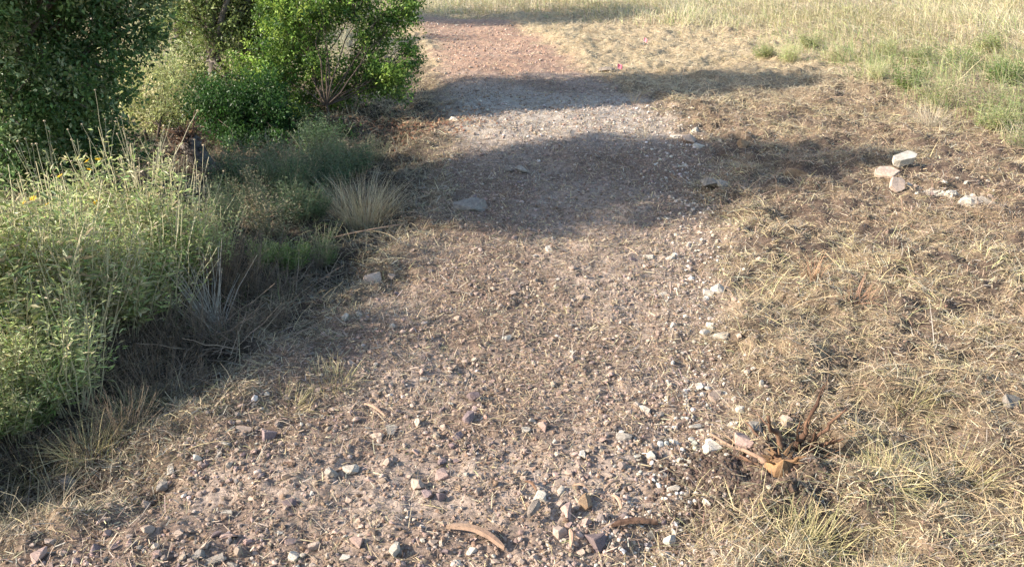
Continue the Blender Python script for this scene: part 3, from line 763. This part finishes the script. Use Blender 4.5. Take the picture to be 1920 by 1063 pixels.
# dark oak on the left; its crown goes on above the picture and throws the near band of shade
l1 = [A(40, 60, 8.6, .55), A(150, 110, 8.3, .5), A(225, 40, 8.8, .5), A(60, 190, 8.2, .5), A(150, 230, 8.5, .42), A(20, 300, 8.2, .38),
      A(60, 260, 8.0, .45), A(190, 290, 8.6, .36), A(100, 330, 8.3, .35), A(10, 200, 7.6, .4), A(110, 170, 7.8, .34), A(110, -60, 8.5, .6), A(250, -80, 9.0, .55), A(175, 170, 9.0, .38)]
l1 += [(Vector((-4.9, 7.9, 2.5)), .95), (Vector((-4.2, 8.8, 2.6)), .85), (Vector((-4.6, 7.4, 2.0)), .75), (Vector((-4.4, 8.4, 3.35)), .75), (Vector((-5.2, 8.7, 3.0)), .8), (Vector((-3.8, 7.9, 2.4)), .55), (Vector((-4.4, 6.9, 2.5)), .7), (Vector((-4.6, 7.6, 3.3)), .7), (Vector((-4.5, 8.2, 4.0)), .55), (Vector((-3.9, 9.3, 2.3)), .55)]
grow('oak_tree', 'dark green oak filling the upper left corner, its crown rising out of the picture', 'tree', at(-40, 372), l1, DG, [3, 3, 2.4, 2], .052, 190, 30, .09, 3)
# pale oak with a visible forked trunk
bp = Vector((-4.45, 13.4, float(H(-4.45, 13.4))))
l2 = [A(380, 40, 13.2, .55), A(450, 100, 13.0, .45), A(350, 130, 13.4, .38), A(470, 20, 13.5, .55), A(420, 0, 13.6, .6), A(330, 10, 13.8, .45), A(520, 60, 13.4, .5), A(440, 170, 12.6, .3)]
l2 += [(Vector((-4.4, 13.2, 2.6)), .95), (Vector((-3.4, 13.5, 2.4)), .85), (Vector((-5.2, 14.0, 2.8)), .9), (Vector((-4.2, 13.9, 3.6)), .95), (Vector((-3.7, 12.9, 3.0)), .65), (Vector((-4.6, 13.5, 4.4)), .7), (Vector((-3.0, 14.1, 3.0)), .7)]
grow('oak_tree', 'paler sunlit oak with a forked grey trunk behind the bright green shrub', 'tree', bp, l2, [(.22, .28, .09), (.33, .37, .15), (.14, .19, .06), (.42, .43, .24)], [3, 2, 2, 1.4], .058, 190, 28, .12, 2, fork=.75)
# bright green shrub at the track edge
Yb = 12.5
l3 = [A(560, 60, Yb, .48), A(505, 130, 12.2, .42), A(590, 130, 12.3, .34), A(530, 10, 12.8, .42), A(610, 20, 12.4, .30), A(700, 60, Yb, .30), A(690, 140, Yb, .42), A(735, 150, 12.3, .30),
      A(752, 30, 12.6, .24), A(765, 95, 12.6, .16), A(660, 0, 12.8, .35), A(745, -40, 12.8, .28), A(600, -60, 12.8, .5), A(680, -70, 12.9, .4), A(640, 175, 12.6, .22), A(560, 190, 12.2, .26), A(775, 120, 12.6, .12), A(768, 5, 12.7, .16)]
grow('green_shrub', 'bright green many stemmed shrub standing at the left edge of the track', 'shrub', at(628, 246), l3, BG, [3, 3, 2.6, 1.5], .05, 300, 30, .02, 9, .10, bark=M_twig, fork=.22)
# low dark shrub in front of it
l4 = [A(430, 215, 11.0, .42), A(500, 225, 11.0, .36), A(560, 240, 11.2, .26), A(440, 270, 10.6, .24), A(400, 190, 11.3, .3), A(480, 180, 11.4, .34), A(450, 295, 10.2, .26), A(520, 290, 10.3, .28), A(590, 275, 10.6, .24), A(640, 262, 11.0, .18)]
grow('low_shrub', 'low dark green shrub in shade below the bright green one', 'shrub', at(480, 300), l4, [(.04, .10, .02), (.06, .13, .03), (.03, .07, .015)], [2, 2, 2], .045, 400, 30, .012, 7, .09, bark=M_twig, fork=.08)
# pale sunlit shrubs in the clearing behind
l5 = [A(250, 150, 11.8, .36), A(310, 190, 11.6, .36), A(280, 220, 11.2, .3), A(350, 225, 11.2, .24), A(235, 210, 11.4, .3), A(330, 150, 12.2, .3)]
grow('pale_shrub', 'pale yellow green shrub glowing in the sun between the dark oak and the trunk', 'shrub', at(290, 265), l5, [(.52, .54, .24), (.62, .60, .32), (.40, .44, .18), (.64, .56, .34)], [3, 2, 2, 1], .05, 300, 26, .02, 5, .11, bark=M_twig, fork=.1, aspect=.35)
l6 = [A(300, 70, 16.5, .5), A(340, 100, 16, .45), A(260, 80, 17, .5), A(220, 120, 15, .35)]
grow('pale_shrub', 'farther pale shrub seen through the gap between the two oaks', 'shrub', at(300, 125), l6, [(.42, .42, .2), (.52, .48, .27), (.30, .34, .14)], [3, 2, 2], .05, 90, 22, .025, 4, .14, bark=M_twig, fork=.1, aspect=.4)
# trees out of view on the left that shade the bank and the far track
def offtree(base, h, rad, label, seed, n=9):
    bx, by_ = base; b = Vector((bx, by_, float(H(bx, by_)))); lo = []
    for k in range(n):
        a = random.uniform(0, 6.28); q = rad * random.uniform(.2, .75)
        lo.append((Vector((bx + q * math.cos(a), by_ + q * math.sin(a), b.z + h * random.uniform(.45, .85))), rad * random.uniform(.35, .5)))
    return grow('oak_tree', label, 'tree', b, lo, DG, [3, 3, 2, 1], .07, 40, 22, .14, 1, .2, fork=h * .25)
offtree((-8.6, 26.0), 6.4, 3.0, 'oak beyond the pale oak, shading the far end of the track', 3, 16)
offtree((-9.6, 20.5), 4.2, 1.7, 'dark oak standing deep behind the dark oak and the pale one', 4, 9)

# ------------------------------------------------------------ broken trunk behind the weeds
p0 = atY(400, 350, 9.3); p0.z = float(H(p0.x, p0.y)); t = empty('broken_trunk', p0)
tag(t, 'grey broken trunk with a reddish rotten top leaning behind the sunlit weeds', 'dead trunk')
top = np.array(atY(352, 262, 9.5) - p0)
pth = wobble((0.05, 0, -.15), top, 9, .04)
rad = np.array([.16, .145, .135, .125, .12, .115, .115, .12, .10]) * .9
V_, F_, c_ = tube_arr(pth, rad, 18); V_ = V_ + rng.normal(0, .011, V_.shape); link('trunk', npmesh('trunk', V_, F_, c_, M_rot, True), t)
sp = []
for k in range(26):
    a = np.array(top) + rng.normal(0, .05, 3); b_ = a + rng.normal(0, .09, 3) + np.array([-.03, 0, .07]); sp.append((wobble(a, b_, 4, .1), np.linspace(.02, .003, 4)))
tubes('splinters', sp, M_root, 5, t)
n = 500; P = top + rng.normal(0, 1, (n, 3)) * np.array([.13, .12, .10]); d = rng.normal(size=(n, 3)); d /= np.linalg.norm(d, axis=1, keepdims=True)
link('dead_leaves', npmesh('dead_leaves', *leaves(P, d, rng.uniform(.02, .05, n), rng.uniform(.012, .025, n), palette(n, [(.2, .11, .07), (.12, .07, .05), (.3, .19, .13)], [2, 2, 1])), M_leaf), t)

# ------------------------------------------------------------ weeds
WC = {'pale': ([(.43, .50, .19), (.56, .59, .27), (.30, .38, .13), (.65, .60, .34), (.42, .34, .2)], [3, 2.8, 1.8, 1.8, .4]),
      'green': ([(.20, .30, .08), (.29, .38, .12), (.40, .45, .18)], [3, 2, 1]),
      'dead': ([(.15, .12, .085), (.22, .17, .12), (.10, .08, .06)], [2, 1, 1]),  # dead brown, darkened further to imitate shade on the bank
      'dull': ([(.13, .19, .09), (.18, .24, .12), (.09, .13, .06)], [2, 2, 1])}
def weedmesh(h, rad, nst, kind, leafn, lean=.5, heads=True, leafL=.055, lw=.2, tint=1, dry=0):
    st_i = []; Lp = []; Ld = []; hd = []; lf_s = []
    for k in range(nst):
        a = rng.uniform(0, 6.283); q = rad * math.sqrt(rng.random()); hh = h * rng.uniform(.6, 1.1) * (1 - .25 * (q / rad) ** 2)
        b = np.array([q * .4 * math.cos(a), q * .4 * math.sin(a), -.03]); tp = np.array([q * math.cos(a) + rng.normal(0, .04), q * math.sin(a) + rng.normal(0, .04), hh])
        p = wobble(b, tp, 6, .07); st_i.append((p, np.linspace(.0035, .0016, 6))); hd.append(p[-1])
        m_ = leafn; tt = rng.uniform(.12, .97, m_) ** .8; i0 = np.minimum((tt * 5).astype(int), 4); fr = tt * 5 - i0
        pp = p[i0] + (p[i0 + 1] - p[i0]) * fr[:, None]
        aa = rng.uniform(0, 6.283, m_); el = rng.uniform(-.2, 1.0, m_)
        d = np.stack([np.cos(el) * np.cos(aa), np.cos(el) * np.sin(aa), np.sin(el)], 1)
        off = rng.uniform(0, .05, m_)[:, None] * d
        Lp.append(pp + off); Ld.append(d); lf_s.append(leafL * (1.25 - .65 * tt) * rng.uniform(.6, 1.3, m_))
    Lp = np.concatenate(Lp); Ld = np.concatenate(Ld); Ls = np.concatenate(lf_s); n = len(Lp)
    V1, F1, _ = join([tube_arr(p, r_, 3) for p, r_ in st_i])
    V1m = npmesh('stems', V1, F1, palette(len(V1), [{'dead': (.24, .18, .125), 'dull': (.2, .2, .12)}.get(kind, (.48, .44, .27))], [1], .1), M_straw)
    col = palette(n, *WC[kind], .24) * tint
    dr = rng.random(n) < dry; col[dr] = palette(dr.sum(), [(.50, .42, .27), (.36, .27, .17)], [2, 1], .15)
    L2 = npmesh('foliage', *leaves(Lp, Ld, Ls, Ls * lw, col, up=1.0), M_leaf)
    return V1m, L2, hd
WV = {}
for kd in WC:
    WV[kd] = [weedmesh(.72, [.30, .36, .42, .33, .38][q_], [60, 46, 36, 52, 42][q_], kd, [44, 52, 30, 20, 60][q_], leafL=[.045, .055, .04, .05, .062][q_], lw=[.2, .26, .16, .2, .3][q_], tint=[1, .85, 1.15, 1, .7][q_], dry=[0, 0, .35, .6, 0][q_]) if kd != 'dead' else weedmesh(.72, .62, 70, kd, 12, leafL=.06, lw=.14) for q_ in range(5 if kd != 'dead' else 3)] 
def bead(name, P, r_, mat, parent):
    v, f, c_ = pebbles(np.array(P), np.full(len(P), r_ * 2), np.full((len(P), 3), .3), 0); return link(name, npmesh(name, v, f, c_, mat), parent)
def daisy(parent, p, s=.02):
    bm = bmesh.new(); tilt = Matrix.Rotation(random.uniform(-.6, .6), 4, 'X') @ Matrix.Rotation(random.uniform(-.6, .6), 4, 'Y')
    for k in range(9):
        a = k / 9 * 6.283; ca, sa = math.cos(a), math.sin(a); w = .32 * s
        v = [bm.verts.new(tilt @ Vector(q)) for q in ((ca * s * .2, sa * s * .2, 0), (ca * s * .8 - sa * w, sa * s * .8 + ca * w, .15 * s), (ca * s * 1.15, sa * s * 1.15, 0), (ca * s * .8 + sa * w, sa * s * .8 - ca * w, .15 * s))]
        bm.faces.new(v)
    bmesh.ops.create_uvsphere(bm, u_segments=8, v_segments=5, radius=.32 * s)
    me = bpy.data.meshes.new('flower'); bm.to_mesh(me); bm.free(); me.materials.append(M_petal)
    return link('flower', me, parent, tuple(p))
def weed(px, py, h, kind, label, group=None, flowers=(), heads=0, name='leafy_weed', sc_xy=1.0, stalk=.25):
    p = at(px, py); t = empty(name, p, random.uniform(0, 6.28)); tag(t, label, 'weed', group)
    vm, lm, hd = random.choice(WV[kind]); s = h / .72
    a = link('stems', vm, t); b = link('foliage', lm, t)
    for o_ in (a, b): o_.scale = (s * sc_xy, s * sc_xy, s)
    tall = []; hp = []
    S_ = np.array([s * sc_xy, s * sc_xy, s])
    for k in range(heads):
        q = random.choice(hd) * S_; e = q + np.array([random.gauss(0, .05), random.gauss(0, .05), stalk * random.uniform(.5, 1.3)])
        tall.append((wobble(q * .8, e, 5, .04), [.0028, .0025, .002, .0018, .0016])); hp.append(e)
    inv = Matrix.Rotation(-t.rotation_euler.z, 4, 'Z')
    fl = []
    for (fx, fy) in flowers:
        w = atY(fx, fy, p.y - .05) - p; w = np.array(inv @ w); fl.append(w)
        tall.append((wobble(np.array([w[0] * .8, w[1] * .8, max(.1, w[2] - .35)]), w, 5, .03), [.003, .0027, .0025, .002, .002]))
    for q, r_ in tall:
        V1, F1, _ = tube_arr(q, r_, 4); link('stalk', npmesh('stalk', V1, F1, palette(len(V1), [(.50, .45, .30)], [1], .08), M_straw), t)
    for e in hp: bead('seed_head', [e], .012, M_head, t)
    for w in fl: daisy(t, w, .023)
    return t
G1 = 'pale leafy weeds massed on the sunlit left bank'
big = [
 (250, 480, .95, 'pale', 'tallest silvery weed on the left bank with a fringe of dry seed heads', 22),
 (160, 465, .82, 'pale', 'silvery weed with seed heads left of the tallest one', 12),
 (330, 490, .78, 'pale', 'silvery weed with seed heads beside the broken trunk', 14),
 (95, 510, .66, 'pale', 'weed with two yellow daisies high on the left bank', 4),
 (395, 510, .60, 'pale', 'weed at the right end of the silvery row in front of the trunk', 2),
 (20, 540, .62, 'pale', 'weed with yellow daisies at the left edge of the picture', 3),
]
fls = {3: [(178, 380), (62, 372), (88, 383)], 5: [(14, 387), (44, 380)], 1: [(184, 298), (163, 302), (168, 318), (112, 330)], 0: [(172, 424)]}
for k, (px, py, h, kd, lb, hn) in enumerate(big): weed(px, py, h, kd, lb, G1, fls.get(k, ()), hn, sc_xy=1.15)
WL = [(200, 560, .75, 'pale', 'silvery weed directly below the tallest one'), (285, 570, .75, 'pale', 'silvery weed just left of the greener one over the dead fan'), (310, 550, .58, 'green', 'greener weed overhanging the fan of dead stems'),
      (120, 600, .78, 'pale', 'pale weed in the middle of the left bank below the daisies'), (40, 640, .78, 'pale', 'pale yellowish weed at the left edge, halfway down'), (185, 640, .45, 'green', 'greener weed in the middle of the sunlit mass'),
       (115, 680, .62, 'pale', 'pale weed left of the lower green ones'), (20, 705, .5, 'pale', 'bright pale weed low on the left edge'),
       (95, 750, .32, 'green', 'green weed above the matted pale tuft'), (10, 785, .34, 'pale', 'lowest pale weed on the left edge'),
      (-60, 640, .85, 'pale', 'pale weed cut by the left edge, upper one'), (-70, 770, .5, 'pale', 'pale weed cut by the left edge, lower one'),
       (165, 760, .22, 'pale', 'small pale weed left of the dry tuft on the bank'), (60, 820, .2, 'green', 'small green weed at lower left above the pale tuft'),
      (-30, 560, .7, 'pale', 'tall pale weed under the corner oak at the left edge'), (60, 570, .64, 'pale', 'pale weed under the two yellow daisies'), (320, 530, .66, 'pale', 'pale weed in front of the seed heads by the broken trunk'),
      (-30, 860, .24, 'green', 'small green weed at the lowest left edge'), (225, 600, .55, 'pale', 'pale weed in the heart of the sunlit mass'), (155, 640, .6, 'pale', 'pale weed between two greener ones'),
      (-260, 1040, .5, 'pale', 'weed left of the bottom corner of the picture'), (-140, 900, .4, 'pale', 'weed just left of the lower bank')]
for (px, py, h, kd, lb) in WL: weed(px, py, h * (1.28 if py > 590 else 1.05), kd, lb, 'leafy weeds of the left bank', (), 2 if kd == 'pale' and py < 575 else 0, sc_xy=1.15)
for (px, py, h, lb) in [(410, 590, .46, 'dead brown weed behind the grey fan of stems'), (470, 560, .42, 'dead brown weed in the dark middle of the shaded bank'), (530, 560, .34, 'dead brown weed near the pale flat rock'),
      (360, 670, .42, 'dead brown weed under the greener weed of the bank'), (430, 640, .36, 'dead brown weed beside the reddish brown heap'), (500, 620, .26, 'low dead weed near the edge of the shaded track'),
      (300, 740, .36, 'dead brown weed at the lower end of the shaded bank'), (370, 740, .24, 'low dead weed where shade meets the stony track'), (230, 810, .26, 'low dead weed below the last silvery weeds'),
      (400, 530, .5, 'dead brown weed in front of the silvery row'), (150, 860, .24, 'low dead weed at the lower left'), (285, 660, .4, 'dead brown weed at the shadow line of the bank'), (240, 720, .34, 'dead brown weed just right of the pale weeds, low on the bank'), (60, 880, .24, 'dead brown weed near the matted pale tuft'), (580, 500, .26, 'low dead weed left of the pale flat rock')]:
    weed(px, py, h, 'dead', lb, 'dead brown weeds on the shaded bank', sc_xy=1.0)
weed(600, 470, .30, 'green', 'bright green weed between tan tuft and the low sunlit weed', None, sc_xy=1.5)
weed(545, 505, .28, 'green', 'low green weed catching the sun below the tan grass tuft', None, sc_xy=1.6)
weed(610, 500, .24, 'green', 'small yellow green weed at the foot of the tan grass tuft', None, sc_xy=1.4)
weed(490, 510, .24, 'green', 'low green weed left of the sunlit pair by the tuft', None, sc_xy=1.4)
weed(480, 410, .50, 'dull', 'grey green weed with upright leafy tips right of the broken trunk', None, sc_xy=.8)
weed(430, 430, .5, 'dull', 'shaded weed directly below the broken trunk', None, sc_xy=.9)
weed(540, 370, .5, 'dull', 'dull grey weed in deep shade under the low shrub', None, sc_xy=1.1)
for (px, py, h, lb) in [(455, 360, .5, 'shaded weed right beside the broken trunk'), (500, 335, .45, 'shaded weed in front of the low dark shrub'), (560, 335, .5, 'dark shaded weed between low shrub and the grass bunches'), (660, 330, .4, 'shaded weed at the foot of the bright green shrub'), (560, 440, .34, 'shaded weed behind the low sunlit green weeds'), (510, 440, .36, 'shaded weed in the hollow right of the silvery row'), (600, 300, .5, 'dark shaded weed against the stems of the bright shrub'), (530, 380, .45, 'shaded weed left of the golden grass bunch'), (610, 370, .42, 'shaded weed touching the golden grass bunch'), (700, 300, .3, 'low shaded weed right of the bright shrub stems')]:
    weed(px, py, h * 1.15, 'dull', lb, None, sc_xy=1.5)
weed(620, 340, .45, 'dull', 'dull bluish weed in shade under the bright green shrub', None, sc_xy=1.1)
weed(590, 420, .35, 'dull', 'shaded weed between the dark hollow and the tan grass tuft', None, sc_xy=1.2)
# green weeds in the field on the right
for (px, py, h, kd, lb) in [(1760, 200, .42, 'green', 'brightest green weed at the field edge on the right'), (1830, 215, .45, 'green', 'green weed right of the brightest one at the field edge'),
      (1700, 170, .35, 'green', 'green weed left of the brightest one at the field edge'), (1880, 160, .4, 'green', 'green weed behind, close to the right edge of the picture'), (1910, 280, .32, 'green', 'green weed at the right edge level with the rock pile'),
      (1480, 120, .4, 'green', 'round olive green weed at the corner of the uncut field'), (1560, 120, .36, 'green', 'yellow green weed right of the round olive one'), (1430, 110, .3, 'pale', 'pale weed left of the round olive one'), (1640, 150, .3, 'pale', 'greyish weed halfway along the field edge'),
      (1800, 130, .4, 'green', 'green weed behind the brightest one, deep in the straw'), (1730, 120, .35, 'pale', 'pale green weed rising from straw behind the field edge'), (1660, 110, .35, 'pale', 'pale green weed up the slope from the greyish one'), (1850, 100, .4, 'pale', 'faint green weed far back near the right edge'), (1900, 210, .42, 'green', 'green weed at the right edge above the rock pile level'), (1860, 250, .3, 'pale', 'pale weed in front of the green ones on the right'), (1520, 85, .35, 'pale', 'faint green weed behind the round olive one')]:
    weed(px, py, h * 1.3, 'pale' if px < 1600 else kd, lb, 'green weeds in the uncut field', sc_xy=1.5)

# ------------------------------------------------------------ grass tufts and dead weeds
def tuft(px, py, h, nbl, rad, cols, label, name='grass_tuft', spread=.5, lean=(0, 0), wd=.004, cat='grass', group=None):
    p = at(px, py); n = nbl; a = rng.uniform(0, 6.283, n); q = rad * np.sqrt(rng.random(n))
    P = np.stack([q * np.cos(a), q * np.sin(a), np.full(n, -.01)], 1)
    e0 = np.clip(rng.normal(1.3, .2, n), .5, 1.57) - spread * rng.random(n); e1 = e0 - rng.uniform(.1, .9, n)
    me = npmesh(name, *blades(P, a + rng.normal(0, .5, n), e0, e1, h * rng.uniform(.5, 1.1, n), np.full(n, wd), palette(n, cols, [1] * len(cols), .15), 4, .3, bend=.3), M_straw)
    return tag(link(name, me, None, p), label, cat, group)
TAN = [(.45, .34, .2), (.36, .26, .15), (.55, .45, .28)]
tuft(680, 430, .60, 520, .19, [(.60, .48, .30), (.48, .37, .22), (.68, .58, .38)], 'tan bunch of tall dry grass in the shade at the left edge of the track')
tuft(640, 400, .45, 220, .14, TAN + [(.25, .25, .15)], 'thinner tan bunch just left of the tall dry one')
tuft(720, 400, .32, 160, .14, TAN, 'short tan bunch right of the tall dry one')
tuft(1190, 195, .34, 30, .08, TAN, 'wispy dry weed standing on the far right edge of the track', 'dry_weed', cat='weed')
tuft(1208, 258, .42, 26, .06, TAN, 'reddish dry weed standing where the sun meets the near shade', 'dry_weed', cat='weed')
tuft(985 - 0, 0 + 205, .1, 8, .05, TAN, 'tiny dry weed on the far track', 'dry_weed', cat='weed')
tuft(770, 200, .3, 40, .1, TAN, 'thin dry grass stems right of the bright green shrub', 'dry_weed', cat='weed')
tuft(1520, 525, .22, 70, .07, [(.42, .24, .14), (.34, .2, .12)], 'reddish tuft standing in the mown grass right of the track', spread=.2)
tuft(1600, 560, .2, 120, .12, [(.42, .25, .15), (.34, .2, .12)], 'wide reddish tuft right of the narrow one in the mown grass', spread=.8)
tuft(1740, 235, .4, 200, .2, [(.55, .47, .34), (.45, .38, .27)], 'silvery dry tuft below the brightest green weed')
tuft(1640, 290, .16, 160, .14, TAN + [(.2, .2, .1)], 'dark tuft in the mown grass left above the rock pile')
for (px, py, h, lb) in [(60, 900, .22, 'matted pale tuft at lower left edge'), (170, 850, .25, 'curling yellowish tuft left of the shaded bank'), (240, 780, .22, 'dry tuft under the last silvery weeds'), (620, 720, .16, 'yellow green tuft at the sunlit left edge of the track'),
                        (540, 770, .14, 'small straw tuft above the grey mauve wedge'), (1470, 1010, .18, 'straw tuft below the stump'), (1520, 1020, .24, 'arching straw tuft at the bottom right'), (1700, 760, .2, 'pale straw tuft in the right foreground'), (1800, 900, .22, 'yellow straw tuft near the bottom right corner'), (1660, 900, .2, 'straw tuft right of the stump')]:
    tuft(px, py, h, 170, .13, [(.5, .42, .22), (.4, .33, .17), (.3, .28, .12)], lb, spread=1.1, wd=.003)
c0 = at(765, 238); n = 1500
xx = rng.normal(0, .5, n) + c0.x; yy = rng.normal(0, .42, n) + c0.y; d = rng.normal(size=(n, 3)); d[:, 2] *= .35; d /= np.linalg.norm(d, axis=1, keepdims=True)
o = link('fallen_leaves', npmesh('fallen_leaves', *leaves(pts(xx, yy, .015), d, rng.uniform(.03, .075, n), rng.uniform(.014, .03, n), palette(n, [(.36, .17, .10), (.26, .13, .08), (.48, .28, .17), (.5, .38, .24)], [3, 2, 2, 1.5], .15), up=1.0), M_leaf)); tag(o, kind='stuff')
# fan of dead stems on the shaded bank
p = at(405, 625); t = empty('dead_weed', p); tag(t, 'fan of bare grey dead stems on the shaded left bank', 'weed')
it = []
for k in range(70):
    a = rng.normal(2.3, .75); e = rng.uniform(.25, 1.2); L_ = rng.uniform(.35, .75); b_ = np.array([math.cos(a) * math.cos(e), math.sin(a) * math.cos(e), math.sin(e)]) * L_
    it.append((wobble(rng.normal(0, .03, 3) * np.array([1, 1, .2]), b_, 6, .04), np.linspace(.0042, .0014, 6)))
V_, F_, _ = join([tube_arr(q, r_, 4) for q, r_ in it]); link('stems', npmesh('stems', V_, F_, palette(len(V_), [(.46, .41, .33)], [1], .1), M_straw), t)
for (px, py, nk, lb) in [(470, 580, 50, 'tangle of dead brown stems right of the grey fan'), (430, 650, 50, 'reddish brown heap of dead stems under the grey fan'), (560, 540, 40, 'dark tangle of dead stems near the pale flat rock'), (330, 720, 40, 'flattened dead stems at the bottom of the shaded bank')]:
    p = at(px, py); t = empty('dead_weed', p); tag(t, lb, 'weed'); it = []
    for k in range(nk):
        a = rng.uniform(0, 6.28); e = rng.uniform(-.05, .7); L_ = rng.uniform(.15, .45); b0_ = rng.normal(0, .12, 3) * np.array([1.4, 1.2, .25])
        it.append((wobble(b0_, b0_ + np.array([math.cos(a) * math.cos(e), math.sin(a) * math.cos(e), math.sin(e)]) * L_, 6, .07), np.linspace(.0036, .0014, 6)))
    V_, F_, _ = join([tube_arr(q, r_, 4) for q, r_ in it]); link('stems', npmesh('stems', V_, F_, palette(len(V_), [(.36, .27, .19)], [1], .1), M_straw), t)
